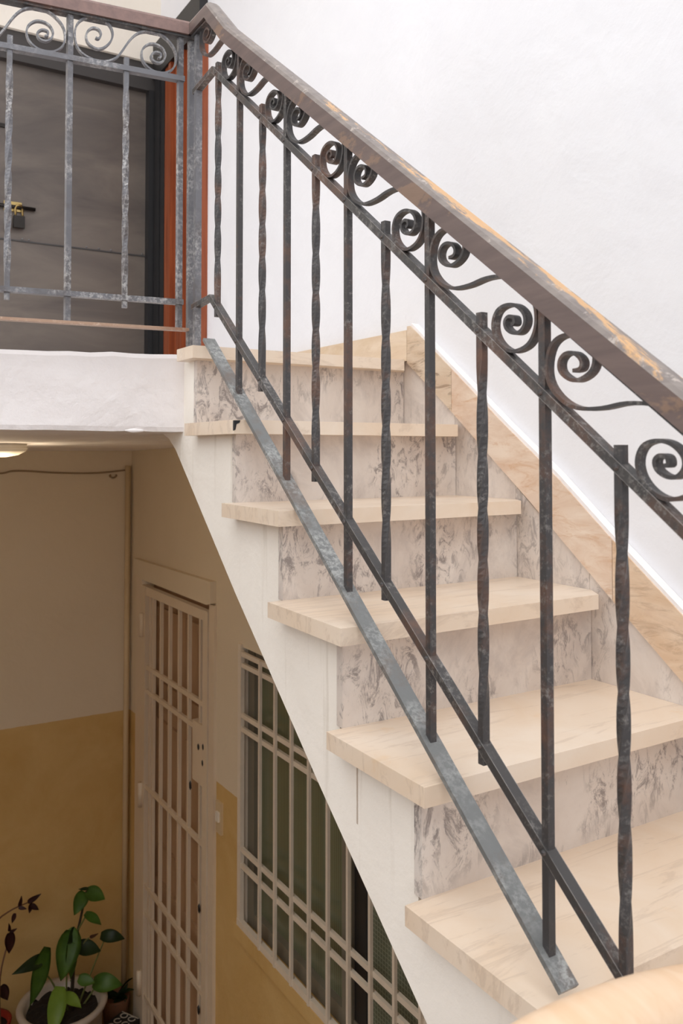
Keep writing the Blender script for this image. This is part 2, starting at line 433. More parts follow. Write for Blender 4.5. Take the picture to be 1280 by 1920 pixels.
# chipped plaster lump where stair meets landing
NOSE = {0: (-.0365, -.054), 1: (-.040, .175), 2: (-.046, .400), 3: (-.046, .630), 4: (-.036, .858), 5: (-.034, 1.107)}
def tread(i, y, z, yb, nose, right=.594, rightb=.630):
    bm = bmesh.new(); t = .0305
    yfr = y-.0525
    poly = [nose, (right, yfr), (rightb, y), (rightb, yb+.012), (nose[0]*.2-.027, yb+.0)]
    prism(bm, poly, 2, z-t, z)
    return link('tread', bm, M['tread'][i % 3], st, bevel=.006, seg=3)
for i in range(6):
    yb = YR[i+1] if i < 5 else 1.215
    tread(i, YR[i], ZT[i], yb, NOSE[i])
for k, (y, z) in enumerate(EXT): tread(k, y, z, y+.2328, (-.036, y-.0525))
allr = EXT+list(zip(YR[:6], ZT))
for i, (y, z) in enumerate(allr):
    zl = allr[i-1][1] if i else -.95
    bx('riser', (-.002, y, zl), (.629, y+.02, z-.029), M['riser'][(i*2) % 5], st)
# marble side panels between steps and the sloping skirting, one per step
SK_TOP = [(1.117, 1.0442), (.907, .887), (.7247, .7493), (.5585, .630), (.3946, .497), (.2318, .372), (-.95, -.545)]
SK_BOT = [(1.1456, .9497), (.9587, .8124), (.6442, .5705), (.3962, .371), (.2336, .2441), (-.95, -.665)]
def lerp_line(L, y):
    for (a, za), (b, zb) in zip(L, L[1:]):
        if b <= y <= a: return za+(zb-za)*(y-a)/(b-a)
    return L[0][1] if y > L[0][0] else L[-1][1]
for i, (y, z) in enumerate(allr[:-1]):
    yb = allr[i+1][0]+.004
    y0 = y+.005
    z0, z1 = lerp_line(SK_BOT, y0)+.01, lerp_line(SK_BOT, min(yb, 1.14))+.01
    bm = bmesh.new(); prism(bm, [(y0, z-.06), (yb, z-.06), (yb, z1), (y0, max(z0, z-.01))], 0, .6305, .6415)
    link('side_panel', bm, M['panel'][i % 3], st)
bm = bmesh.new(); prism(bm, [(-.0368, .755), (-.022, .7555), (-.024, .750), (-.031, .747), (-.0335, .735), (-.0368, .733)], 1, .8572, .864); link('dark_chip', bm, M['black'], st)
# skirting board of honey coloured stone: pieces with open joints
sk = tag(empty('baseboard_right', (XW, .3, 0)), kind='structure')
def skpiece(ya, yb, mat):
    ys = sorted({ya, yb, *[p[0] for p in SK_TOP+SK_BOT if yb < p[0] < ya]}, reverse=True)
    sh = .035
    top = [(y+0*sh, lerp_line(SK_TOP, y)) for y in ys]; bot = [(y-sh*0, lerp_line(SK_BOT, y)) for y in ys]
    bm = bmesh.new(); prism(bm, top+bot[::-1], 0, .622, XW+.002)
    bmesh.ops.triangulate(bm, faces=[f for f in bm.faces if len(f.verts) > 4])
    return link('skirting_slab', bm, mat, sk)
skpiece(1.132, .9335, M['skirt'][0]); skpiece(.932, .4015, M['skirt'][1]); skpiece(.400, -.20, M['skirt'][2]); skpiece(-.2015, -.90, M['skirt'][1])
bm = bmesh.new(); prism(bm, [(1.1335, .946), (3.0, .946), (3.0, 1.04), (1.1335, 1.034)], 0, .622, XW+.002)
link('skirting_slab', bm, M['skirt'][3], sk)
# plaster bead on top of the skirting
bm = bmesh.new(); sweep(bm, [(.637, y, z+.003) for y, z in SK_TOP], rect(.024, .010), (1, 0, 0)); link('plaster_bead', bm, M['plaster'], sk)
# half landing below the frame, which carries the stair foot and the photographer
tag(bx('half_landing', (-1.9, -2.3, -1.10), (XW, -.93, -.95), M['plaster']), kind='structure')

# ------------------------------------------------------------------ stair railing
zu = lambda y: .789+.775*y      # centre of the upper rail
zl = lambda y: .2035+.80*y      # centre of the lower rail
zb = lambda y: .0745+.811*y     # top of the flat bottom bar
zh = lambda y: .8993+.76*y      # underside of the handrail
rail = tag(empty('stair_railing', (0, -.06, .0)), 'dark wrought iron stair railing with twisted bars, scrolls and worn wooden handrail', 'railing')
PY = [.914, .684, .450, .211, -.033, -.275]; TY = [1.037, .797, .566, .331, .090, -.155]
YE = -.36
# handrail: iron strip below, rounded wood above
HS = [(-.019, 0), (.019, 0), (.019, .028), (.016, .034), (.008, .037), (-.008, .037), (-.016, .034), (-.019, .028)]
def handrail(name, pts, mats, parent, sec=HS):
    bm = bmesh.new(); P = [Vector(p) for p in pts]; n = len(P); rings = []
    for i, p in enumerate(P):
        d0 = (P[i]-P[max(i-1, 0)]); d1 = (P[min(i+1, n-1)]-P[i])
        d0 = d0.normalized() if d0.length else d1.normalized(); d1 = d1.normalized() if d1.length else d0
        t = (d0+d1).normalized(); s = t.cross(Vector((0, 0, 1))).normalized(); u = s.cross(t)
        # horizontal turn mitre
        h0 = Vector((d0.x, d0.y, 0)).normalized(); h1 = Vector((d1.x, d1.y, 0)).normalized()
        k = 1/max(.4, math.cos(h0.angle(h1, 0)/2))
        rings.append([bm.verts.new(p+s*a*k+u*b) for a, b in sec])
    ns = len(sec)
    for r0, r1 in zip(rings, rings[1:]):
        for j in range(ns):
            f = bm.faces.new((r0[j], r0[(j+1) % ns], r1[(j+1) % ns], r1[j]))
            f.material_index = 1 if (len(mats) > 1 and j in (2, 3, 4, 5, 6)) else 0
    bm.faces.new(rings[0][::-1]); bm.faces.new(rings[-1])
    return link(name, bm, mats, parent)
YK = 1.085
ys = [YK-(YK-YE)*i/14 for i in range(15)]
hr = handrail('handrail', [(0, 1.225, zh(YK)+.022), (0, YK+.0, zh(YK)+.022)]+[(0, y, zh(y)) for y in ys[1:]], [M['rail_wood'], M['rail_wood_top']], rail)
hr['label'] = 'worn wooden handrail, paint rubbed through to orange wood on top'
bm = bmesh.new(); sweep(bm, [(0, 1.20, zh(YK)+.019), (0, YK, zh(YK)+.016), (0, YE, zh(YE)-.004)], rect(.026, .006), (1, 0, 0)); link('handrail_strip', bm, M['iron'], rail)
def flat(name, pts, wdt, th, mat, parent):
    bm = bmesh.new(); sweep(bm, pts, rect(wdt, th), (1, 0, 0)); return link(name, bm, mat, parent, bevel=.0012, seg=1)
ur = flat('upper_rail', [(0, 1.185, zu(1.062)-.012), (0, 1.062, zu(1.062)), (0, YE, zu(YE))], .017, .013, M['iron_rail'], rail)
lr = flat('lower_rail', [(0, 1.185, zl(1.07)-.008), (0, 1.07, zl(1.07)), (0, -.172, zl(-.172))], .017, .013, M['iron_rail'], rail)
fb = flat('bottom_bar', [(0, 1.09, zb(1.09)), (0, -.066, zb(-.066))], .030, .008, M['iron_flat'], rail); fb['label'] = 'flat blue-grey bottom bar'
def square_bar(name, p, z0, z1, mat, parent, a=.0115, rz=0.):
    bm = bmesh.new(); sweep(bm, [(p[0], p[1], z0), (p[0], p[1], z1)], [(x*math.cos(rz)-y*math.sin(rz), x*math.sin(rz)+y*math.cos(rz)) for x, y in rect(a, a)], (1, 0, 0))
    return link(name, bm, mat, parent, bevel=.0014, seg=1)
def twisted(name, p, z0, z1, mat, parent, a=.0125, turns=1.5, rz=0.):
    bm = bmesh.new(); n = 72; rings = []
    for i in range(n+1):
        t = i/n; z = z0+(z1-z0)*t
        u = min(max((t-.10)/.80, 0), 1); u = u*u*(3-2*u)*.35+u*.65
        an = rz+u*turns*2*math.pi
        sq = []
        for x, y in ((-.5, -.42), (-.42, -.5), (.42, -.5), (.5, -.42), (.5, .42), (.42, .5), (-.42, .5), (-.5, .42)):
            x, y = x*a, y*a; sq.append(bm.verts.new((p[0]+x*math.cos(an)-y*math.sin(an), p[1]+x*math.sin(an)+y*math.cos(an), z)))
        rings.append(sq)
    for r0, r1 in zip(rings, rings[1:]):
        for j in range(8): bm.faces.new((r0[j], r0[(j+1) % 8], r1[(j+1) % 8], r1[j]))
    bm.faces.new(rings[0][::-1]); bm.faces.new(rings[-1])
    return link(name, bm, mat, parent)
for y in PY:
    square_bar('baluster', (0, y), (zb(y)-.004) if y > -.1 else zl(y)+.15, zh(y)+.002, M['iron'], rail)
for y in TY: twisted('twisted_baluster', (0, y), zl(y)-.026, zu(y)+.026, M['iron'], rail)
# rivets
rv = bpy.data.meshes.new('rivet'); b_ = bmesh.new()
bmesh.ops.create_uvsphere(b_, u_segments=8, v_segments=5, radius=.0042, matrix=Matrix.Diagonal((.7, 1, 1, 1))); b_.to_mesh(rv); b_.free(); rv.materials.append(M['iron'])
def rivet(p, parent):
    o = bpy.data.objects.new('rivet', rv); COL.objects.link(o); o.parent = parent
    off = Vector((0, 0, 0)); par = parent
    while par: off += par.location; par = par.parent
    o.location = Vector(p)-off
for y in PY+TY:
    rivet((-.0088, y, zu(y)), ur)
    if y > -.17: rivet((-.0088, y, zl(y)), lr)
# scrolls: one S of flat iron per bay
SCR = [(0.1532, 0.9732), (0.1413, 0.9751), (0.1399, 0.9854), (0.1517, 0.995), (0.1665, 0.9951), (0.1754, 0.9861), (0.1735, 0.9728), (0.1566, 0.9619), (0.14, 0.9622), (0.1238, 0.9717), (0.1192, 0.9874), (0.1268, 1.0036), (0.1496, 1.0171), (0.1732, 1.018), (0.1906, 1.0066), (0.1978, 0.9818), (0.193, 0.959), (0.1737, 0.9384), (0.1468, 0.9263), (0.1083, 0.9253), (0.0716, 0.9301), (0.0256, 0.9252), (0.0038, 0.9099), (-0.012, 0.8941), (-0.0212, 0.8758), (-0.022, 0.8533), (-0.014, 0.8355), (-0.0007, 0.8256), (0.021, 0.8221), (0.0405, 0.83), (0.0547, 0.8453), (0.0592, 0.8636), (0.0515, 0.8804), (0.0343, 0.8865), (0.0149, 0.8837), (-0.0001, 0.8712), (-0.0021, 0.8577), (0.0071, 0.8474), (0.0208, 0.8471), (0.0329, 0.8544), (0.0357, 0.8645), (0.0289, 0.8702), (0.0195, 0.8682), (0.0179, 0.8603), (0.0234, 0.859)]
def ribbon(name, pts, side, mat, parent, wd=.013, th=.0048):
    bm = bmesh.new(); sweep(bm, pts, rect(wd, th), side); return link(name, bm, mat, parent)
for ya, yb in zip([1.150]+PY[:-1], PY):
    k = (ya-yb)/.2375
    pts = []
    for y, z in SCR:
        yy = ya-(.2056-y)*k
        pts.append((0, yy, z-zu(y)+zu(yy)+(z-zu(y))*(.004 if yy > .5 else 0)))
    ribbon('scroll', relax(catmull(pts, 4)), (1, 0, 0), M['iron'], rail)
# posts at the corner with the landing railing
square_bar('newel', (0.0, -.352), -.381, zh(-.352), M['iron'], rail, .02)
square_bar('corner_post', (0.0, 1.166), .945, zh(YK)+.018, M['iron_grey'], rail, .016)
square_bar('corner_post', (-.002, 1.208), .945, zh(YK)+.018, M['iron_grey'], rail, .016)

# ------------------------------------------------------------------ landing railing
lr_ = tag(empty('landing_railing', (-.3, 1.23, .945)), 'grey weathered iron landing railing with scrolls in front of the sheet metal door', 'railing')
HZ = zh(YK)+.022
handrail('handrail', [lp(1.6, HZ), lp(0.35, HZ), lp(-.0, HZ)], [M['rail_wood_landing']], lr_)['label'] = 'reddish brown wooden handrail'
def lbar(name, s0, s1, z, wd, th, mat):
    bm = bmesh.new(); sweep(bm, [lp(s0, z), lp(s1, z)], rect(wd, th), tuple(LN)); return link(name, bm, mat, lr_, bevel=.0012, seg=1)
lbar('upper_rail', .024, 1.6, 1.634, .020, .013, M['iron_grey'])
lbar('lower_rail', .024, 1.6, 1.064, .020, .013, M['iron_grey'])
lbar('bottom_strip', .010, 1.6, .995, .024, .007, M['iron_tan'])['label'] = 'thin rusty tan bottom strip'
lbar('handrail_strip', -.0, 1.6, HZ-.003, .026, .006, M['iron'])
SP = [.034, .304, .573, .842, 1.111, 1.38]
for s in SP: square_bar('baluster', lp(s, 0)[:2], .994, HZ, M['iron_grey'], lr_, .013, -A66)
for a, b in zip(SP, SP[1:]): twisted('twisted_baluster', lp((a+b)/2, 0)[:2], 1.040, 1.662, M['iron_grey'], lr_, .0125, 1.5, -A66)
for s in (.45, 1.2): square_bar('foot', lp(s+.2, 0)[:2], .925, .995, M['iron_grey'], lr_, .014, -A66)
LSC = [(0.244, 1.6974), (0.2369, 1.696), (0.231, 1.7076), (0.2371, 1.7188), (0.251, 1.72), (0.2627, 1.7092), (0.2665, 1.694), (0.2604, 1.6788), (0.2426, 1.6701), (0.2248, 1.6757), (0.2089, 1.6935), (0.203, 1.7134), (0.2092, 1.733), (0.2254, 1.7441), (0.2492, 1.746), (0.2728, 1.738), (0.2882, 1.7203), (0.293, 1.6947), (0.2877, 1.6671), (0.272, 1.6498), (0.2443, 1.6410), (0.2165, 1.6440), (0.1945, 1.6568), (0.1805, 1.6763), (0.1604, 1.7097), (0.14, 1.7308), (0.1151, 1.7394), (0.0858, 1.7379), (0.0645, 1.7252), (0.0495, 1.7068), (0.045, 1.6819), (0.0513, 1.6592), (0.0682, 1.6445), (0.0851, 1.6405), (0.1061, 1.6424), (0.1249, 1.6557), (0.1321, 1.6733), (0.1294, 1.6928), (0.1149, 1.7072), (0.0982, 1.7106), (0.0813, 1.7046), (0.0728, 1.6893), (0.0769, 1.6735), (0.0895, 1.6647), (0.1042, 1.6682), (0.1085, 1.6801), (0.0981, 1.6906), (0.0846, 1.6891), (0.0854, 1.6783), (0.0917, 1.677)]
for a, b in zip(SP, SP[1:]):
    ribbon('scroll', relax(catmull([lp(a+s-.034, z) for s, z in LSC], 4)), tuple(LN), M['iron_grey'], lr_, .012, .0042)

# ------------------------------------------------------------------ upper doors
d3 = tag(empty('door_3', (0, YU, .945)), kind='structure')
bx('door_leaf', (DX0+.04, YU+.06, .95), (DX1-.055, YU+.10, 2.52), M['dark_door'], d3)
bx('lintel_panel', (DX0, YU+.02, 2.52), (DX1, YU+.10, DZ1), M['dark_frame'], d3)
bx('jamb', (DX1-.055, YU+.01, .945), (DX1, YU+.10, 2.52), M['black'], d3); bx('jamb', (DX0, YU+.01, .945), (DX0+.04, YU+.10, 2.52), M['black'], d3)
bx('seam_strip', (DX0+.04, YU+.054, 1.677), (DX1-.055, YU+.06, 1.683), M['black_jamb'], d3)
for x in (-.07, 0, .03, .3, .36, .42, .58):
    b_ = bmesh.new(); bmesh.ops.create_icosphere(b_, subdivisions=1, radius=.005, matrix=Matrix.Translation((x, YU+.056, 1.69))); link('rivet', b_, M['iron_grey'], d3)
bolt = tube('door_bolt', [(-.16, YU+.045, 1.835), (.055, YU+.045, 1.835)], .009, M['steel'], d3)
bx('bolt_plate', (-.085, YU+.05, 1.815), (-.005, YU+.06, 1.86), M['brass'], bolt)
bx('door_latch', (-.2, YU+.05, 2.205), (-.075, YU+.06, 2.222), M['steel'], d3)
pl = tag(empty('padlock', (-.02, YU+.035, 1.74)), 'small brass padlock hanging from the bolt of the grey metal door', 'padlock')
bx('body', (-.045, YU+.022, 1.735), (.005, YU+.045, 1.79), M['steel'], pl, .004)
tube('shackle', [(-.036, YU+.034, 1.785), (-.036, YU+.034, 1.825), (-.03, YU+.034, 1.842), (-.01, YU+.034, 1.842), (-.004, YU+.034, 1.825), (-.004, YU+.034, 1.785)], .005, M['brass'], pl)
kt = tag(bx('key_tag', (-.078, YU+.035, 1.715), (-.056, YU+.055, 1.755), M['brown'], None, .003), 'tiny red-brown tag hanging beside the padlock', 'tag')
d2 = tag(empty('door_2', (XW, 2.93, .945)), kind='structure')
bx('door_leaf', (XW-.012, 2.675, .945), (XW, 3.16, 2.57), M['brown'], d2)
for ya, yb, pr_ in ((2.670, 2.705, .035), (2.728, 2.760, .026), (2.80, 2.84, .022), (2.905, 2.935, .030), (2.96, 3.0, .022), (3.055, 3.085, .035), (3.105, 3.15, .028)):
    bx('moulding', (XW-pr_, ya, .945), (XW, yb, 2.57), M['brown'], d2, .005)
bx('header', (XW-.04, 2.68, 2.57), (XW, YU, 2.745), M['black'], d2)
bx('black_jamb', (XW-.03, 3.155, .945), (XW, 3.205, 2.57), M['black'], d2); bx('grey_jamb', (XW-.022, 3.208, .945), (XW, 3.225, 2.57), M['iron_grey'], d2)
bx('black_jamb', (XW-.03, 3.228, .945), (XW, YU, 2.57), M['black'], d2)

# ------------------------------------------------------------------ lower door and its security gate
d1 = tag(empty('door_1', (XW, 3.05, FLOOR)), kind='structure')
bm = bmesh.new(); prism(bm, [(3.60, .125), (2.555, .135), (2.555, .042), (2.60, .032), (3.50, .032), (3.585, .047)], 0, XW-.028, XW+.01); link('lintel', bm, M['wall'], d1)
bx('architrave', (XW-.014, 2.545, FLOOR), (XW+.01, 2.599, .035), M['beige_gloss'], d1, .003)
bx('architrave', (XW-.014, 3.491, FLOOR), (XW+.01, 3.585, .035), M['beige_gloss'], d1, .003)
leaf = bx('door_leaf', (XW+.05, DR[0]+.001, FLOOR+.002), (XW+.10, DR[1]-.001, DR[3]-.02), M['beige_door'], d1)
for z0, z1 in ((-.50, -.10), (-1.30, -.66), (-2.15, -1.46)):
    for ya, yb in ((2.70, 3.0), (3.08, 3.39)):
        for q in (((ya+.03, z0), (yb-.03, z0+.03)), ((ya+.03, z1-.03), (yb-.03, z1)), ((ya, z0), (ya+.03, z1)), ((yb-.03, z0), (yb, z1))):
            bx('panel_moulding', (XW+.034, q[0][0], q[0][1]), (XW+.052, q[1][0], q[1][1]), M['beige_door'], leaf)
gate = tag(empty('security_gate', (XW, 3.05, FLOOR)), 'beige barred metal security gate in front of the ground floor door', 'gate')
GX = XW-.008
bx('gate_stile', (GX-.012, 2.605, FLOOR+.02), (GX+.022, 2.655, .0), M['beige_gloss'], gate, .003)
bx('gate_stile', (GX-.012, 3.42, FLOOR+.02), (GX+.022, 3.485, .0), M['beige_gloss'], gate, .003)
bx('top_rail', (GX-.010, 2.656, -.045), (GX+.020, 3.419, -.002), M['beige_gloss'], gate, .003)
for z in (-.41, -.53, -1.01, -1.505, -1.64, -2.05): bx('crossbar', (GX-.006, 2.654, z-.011), (GX+.008, 3.421, z+.011), M['beige_gloss'], gate, .002)
for y in (3.375, 3.33, 3.222, 3.10, 2.972, 2.85, 2.712): bx('gate_bar', (GX-.002, y-.0085, FLOOR+.03), (GX+.013, y+.0085, -.03), M['beige_gloss'], gate, .003)
lk = bx('lock_plate', (GX-.009, 2.656, -.76), (GX+.019, 2.775, -.50), M['beige_gloss'], gate, .003)
for y, z in ((2.70, -.60), (2.645, -.585), (2.65, -.655)): 
    b_ = bmesh.new(); bmesh.ops.create_icosphere(b_, subdivisions=1, radius=.012, matrix=Matrix.Translation((GX-.012, y, z)) @ Matrix.Diagonal((.3, .8, 1.3, 1))); link('keyhole', b_, M['black'], lk)
for y, z in ((2.80, -.80), (2.69, -1.29), (2.69, -1.72)):
    b_ = bmesh.new(); bmesh.ops.create_icosphere(b_, subdivisions=1, radius=.014, matrix=Matrix.Translation((GX-.008, y, z)) @ Matrix.Diagonal((.4, .7, 1.6, 1))); link('knob', b_, M['black'], gate)
for z in (-.20, -1.06, -2.0): tube('hinge', [(GX-.018, 3.455, z-.06), (GX-.018, 3.455, z+.06)], .014, M['beige_gloss'], gate)

# ------------------------------------------------------------------ window and its grille
w1 = tag(empty('window_1', (XW, 1.63, WIN[2])), kind='structure')
y0, y1, z0, z1 = WIN; GXP = XW+.035
bx('sill', (XW-.022, y0-.03, z0-.05), (XW+.12, y1+.035, z0+.002), M['wall'], w1, .004)
bx('jamb', (XW-.012, y1-.003, z0+.003), (XW+.12, y1+.022, z1+.01), M['cream_grille'], w1)
bx('top_frame', (GXP-.01, y0+.001, z1-.05), (GXP+.04, y1-.061, z1-.001), M['win_frame'], w1); bx('bottom_frame', (GXP-.012, y0+.001, z0+.003), (GXP+.04, y1-.061, z0+.06), M['win_frame'], w1)
bx('side_frame', (GXP-.014, y1-.06, z0+.003), (GXP+.04, y1-.004, z1-.002), M['win_frame'], w1)
bx('meeting_stile', (GXP-.018, 1.50, z0+.004), (GXP+.02, 1.56, z1-.003), M['win_frame'], w1); bx('meeting_stile', (GXP-.008, 1.43, z0+.004), (GXP+.018, 1.499, z1-.003), M['black'], w1)
bx('pane', (GXP+.012, 1.53, z0+.06), (GXP+.02, y1-.06, z1-.05), M['glass'], w1)
bx('screen', (GXP+.008, y0, z0+.06), (GXP+.016, 1.42, z1-.05), M['screen'], w1)
bx('pane', (GXP+.022, y0, z0+.06), (GXP+.03, 1.42, z1-.05), M['glass'], w1)
gr = tag(empty('window_grille', (XW, 1.63, WIN[2])), 'cream metal bar grille over the ground floor window under the stair', 'grille')
GW = XW-.012
for z in (-.112, -.155, -.352, -.405, -.872, -.935): bx('crossbar', (GW-.004, y0, z-.009), (GW+.008, y1+.009, z+.009), M['cream_grille'], gr, .002)
bx('bottom_rail', (GW-.008, y0, z0+.003), (GW+.010, y1+.009, z0+.028), M['cream_grille'], gr, .002)
bx('side_rail', (GW-.006, y1-.018, z0+.004), (GW+.011, y1+.010, z1-.01), M['cream_grille'], gr, .002)
for i in range(9):
    y = 2.088-.1255*i; bx('grille_bar', (GW-.014, y-.006, z0+.005), (GW-.003, y+.006, z1-.012), M['cream_grille'], gr, .002)

# ------------------------------------------------------------------ small fixtures
tag(tube('corner_conduit', [(XW-.026, YB-.018, FLOOR), (XW-.026, YB-.018, .612)], .015, M['conduit']), 'cream painted conduit running up the inside corner of the ground floor', 'conduit')
tag(tube('wall_cable', catmull([(XW-.035, YB-.008, .588), (.45, YB-.008, .574), (.25, YB-.008, .578), (.05, YB-.008, .590), (-.15, YB-.008, .574), (-1.2, YB-.008, .58)], 8), .0045, M['cable'], n=6), 'thin sagging brown cable across the top of the back wall', 'cable')
hk = [(.545+.018*math.cos(a), YB-.012, .565+.018*math.sin(a)) for a in [math.pi+i*math.pi/8 for i in range(9)]]
tag(tube('wall_hook', hk, .005, M['cable'], n=6), 'small curved hook on the back wall just below the cable', 'hook')
lm = tag(empty('ceiling_lamp', (-.20, 2.45, .72)), 'round pale ceiling lamp under the landing at the left edge', 'lamp')
ld = bpy.data.lights.new('lamp_light', 'POINT'); ld.energy = 1.5; ld.color = (1, .80, .55); ld.shadow_soft_size = .06
lo = bpy.data.objects.new('lamp_light', ld); COL.objects.link(lo); lo.parent = lm; lo.location = Vector((-.24, 2.45, .60))-lm.location
lathe('lamp_base', [(.09, -.02), (.09, .0)], (-.24, 2.45, .718), M['white_plastic'], lm)
lathe('lamp_dome', [(.02, -.05), (.06, -.043), (.085, -.03), (.095, -.018)], (-.24, 2.45, .718), M['white_plastic'], lm)
sw = tag(empty('doorbell_box', (XW, 2.50, -.83)), 'small cream switch box on the ochre wall between gate and window', 'switch')
bx('back_plate', (XW-.010, 2.472, -.90), (XW, 2.528, -.77), M['conduit'], sw, .002)
bx('button', (XW-.018, 2.487, -.85), (XW-.010, 2.513, -.81), M['white_plastic'], sw, .002)

# ------------------------------------------------------------------ plants on the ground floor
def leaf_mesh(name, base, tip, width, mat, parent, sag=.25, roll=0., heart=True):
    """broad leaf from base to tip with a folded midrib and a drooping end"""
    base, tip = Vector(base), Vector(tip); d = tip-base; L = d.length; t = d.normalized()
    s = t.cross(Vector((.15, -1, .35))).normalized(); nn = s.cross(t)
    s2 = s*math.cos(roll)+nn*math.sin(roll); nn = s2.cross(t); s = s2
    bm = bmesh.new(); rows = []; n = 9
    for i in range(n+1):
        u = i/n
        wd = width*.5*(math.sin(math.pi*min(u*.92+.08, 1)**.72)**.85 if heart else math.sin(math.pi*u)**.8)
        wd = max(wd, .001)
        c = base+t*L*u+nn*(sag*L*(u*(1-u)))
        rows.append([bm.verts.new(c+s*wd*k+nn*(-.18*wd*(1-abs(k))+.03*L*math.sin(6*u+k*2)*abs(k))) for k in (-1, -.55, 0, .55, 1)])
    for a, b in zip(rows, rows[1:]):
        for k in range(4): bm.faces.new((a[k], a[k+1], b[k+1], b[k]))
    ext = bmesh.ops.solidify(bm, geom=bm.faces[:], thickness=.0015)
    return link(name, bm, mat, parent, smooth=True)
PC = Vector((.246, 3.46, 0)); RZ = -1.975
pp = tag(empty('potted_plant', (PC.x, PC.y, FLOOR)), 'green leafy plant in a round grey bowl pot', 'plant')
lathe('pot', [(.115, FLOOR), (.15, FLOOR+.03), (.185, FLOOR+.2), (.188, RZ-.03), (.205, RZ-.022), (.212, RZ-.006), (.206, RZ+.006), (.185, RZ+.004), (.172, RZ-.012), (.165, RZ-.05)], (PC.x, PC.y, 0), M['silver_pot'], pp, 40)
bm = bmesh.new(); bmesh.ops.create_grid(bm, x_segments=14, y_segments=14, size=.165)
for vv in bm.verts:
    r = math.hypot(vv.co.x, vv.co.y)
    if r > .165: vv.co.x *= .165/r; vv.co.y *= .165/r
    vv.co += Vector((PC.x, PC.y, RZ-.045+random.random()*.02))
link('soil', bm, M['soil'], pp)
def P3(x, z, y=3.45): return Vector((x, y, z))
main = [P3(.29, -2.03, 3.47), P3(.296, -1.85, 3.46), P3(.302, -1.72, 3.46), P3(.325, -1.60, 3.45), P3(.352, -1.47, 3.45)]
tube('stem', catmull(main, 4), .010, M['stem_dark'], pp, 7, .4)
for pts in ([P3(.26, -2.03), P3(.20, -1.87), P3(.15, -1.78), P3(.165, -1.72)], [P3(.31, -2.03), P3(.38, -1.87), P3(.45, -1.72)], [P3(.33, -2.03), P3(.41, -1.94), P3(.445, -1.90)],
            [P3(.27, -2.03), P3(.262, -1.9), P3(.265, -1.80)], [P3(.302, -1.66), P3(.345, -1.60), P3(.352, -1.575)], [P3(.31, -1.75), P3(.35, -1.71), P3(.37, -1.70)],
            [P3(.315, -1.65), P3(.338, -1.55), P3(.350, -1.47)]):
    tube('stalk', catmull(pts, 4), .005, M['stem'], pp, 6, .6)
for b, t_, wd, mt, sg_, rl in (
    ((.352, 3.45, -1.468), (.435, 3.41, -1.515), .075, 'leaf', .35, .3), ((.345, 3.45, -1.47), (.282, 3.40, -1.545), .070, 'leaf', .3, -.3),
    ((.36, 3.44, -1.455), (.312, 3.44, -1.446), .016, 'leaf_dark', .1, 0), ((.348, 3.45, -1.575), (.415, 3.40, -1.63), .050, 'leaf', .35, .4),
    ((.372, 3.45, -1.70), (.405, 3.42, -1.675), .018, 'stem_brown', .1, 0), ((.425, 3.45, -1.705), (.535, 3.41, -1.735), .060, 'leaf_dark', .9, .2),
    ((.285, 3.44, -1.635), (.215, 3.37, -1.82), .115, 'leaf', .25, -.25), ((.275, 3.44, -1.68), (.262, 3.38, -1.84), .075, 'leaf', .2, .5), ((.27, 3.45, -1.63), (.30, 3.41, -1.69), .06, 'leaf', .3, -.4), ((.302, 3.45, -1.64), (.25, 3.40, -1.67), .07, 'leaf_dark', .3, .5),
    ((.305, 3.45, -1.72), (.42, 3.42, -1.765), .075, 'leaf_dark', .35, .3), ((.17, 3.45, -1.685), (.07, 3.36, -1.89), .085, 'leaf', .15, .2),
    ((.165, 3.45, -1.73), (.0, 3.40, -1.735), .060, 'leaf_dark', .5, -.2), ((.39, 3.45, -1.92), (.52, 3.39, -1.945), .085, 'leaf', .8, .2),
    ((.31, 3.42, -1.86), (.38, 3.38, -1.885), .055, 'leaf', .2, .2), ((.22, 3.40, -1.86), (.155, 3.30, -2.03), .085, 'leaf_light', .2, -.2),
    ((.24, 3.40, -1.90), (.30, 3.32, -1.945), .055, 'leaf_light', .3, .2), ((.305, 3.46, -1.66), (.318, 3.42, -1.725), .04, 'leaf_dark', .2, .8)):
    leaf_mesh('leaf', b, t_, wd, M[mt], pp, sg_, rl)
# red pot with a sparse purple plant
RP = Vector((-.075, 3.55, 0))
rp = tag(empty('red_potted_plant', (RP.x, RP.y, FLOOR)), 'sparse dark purple leaved plant in a red pot at the left edge', 'plant')
lathe('pot', [(.07, FLOOR), (.09, FLOOR+.26), (.10, -2.03), (.105, -2.01), (.09, -2.012), (.085, -2.04)], (RP.x, RP.y, 0), M['red_pot'], rp)
lathe('soil', [(.084, -2.04), (.085, -2.035)], (RP.x, RP.y, 0), M['soil'], rp)
tube('stem', catmull([(-.05, 3.5, -2.04), (-.10, 3.52, -1.8), (-.05, 3.57, -1.59), (.02, 3.6, -1.545), (.135, 3.6, -1.522)], 5), .006, M['stem_brown'], rp, 6, .5)
tube('stem', catmull([(-.03, 3.5, -2.04), (-.03, 3.52, -1.8), (.02, 3.57, -1.65), (.022, 3.57, -1.60)], 5), .005, M['stem_brown'], rp, 6, .5)
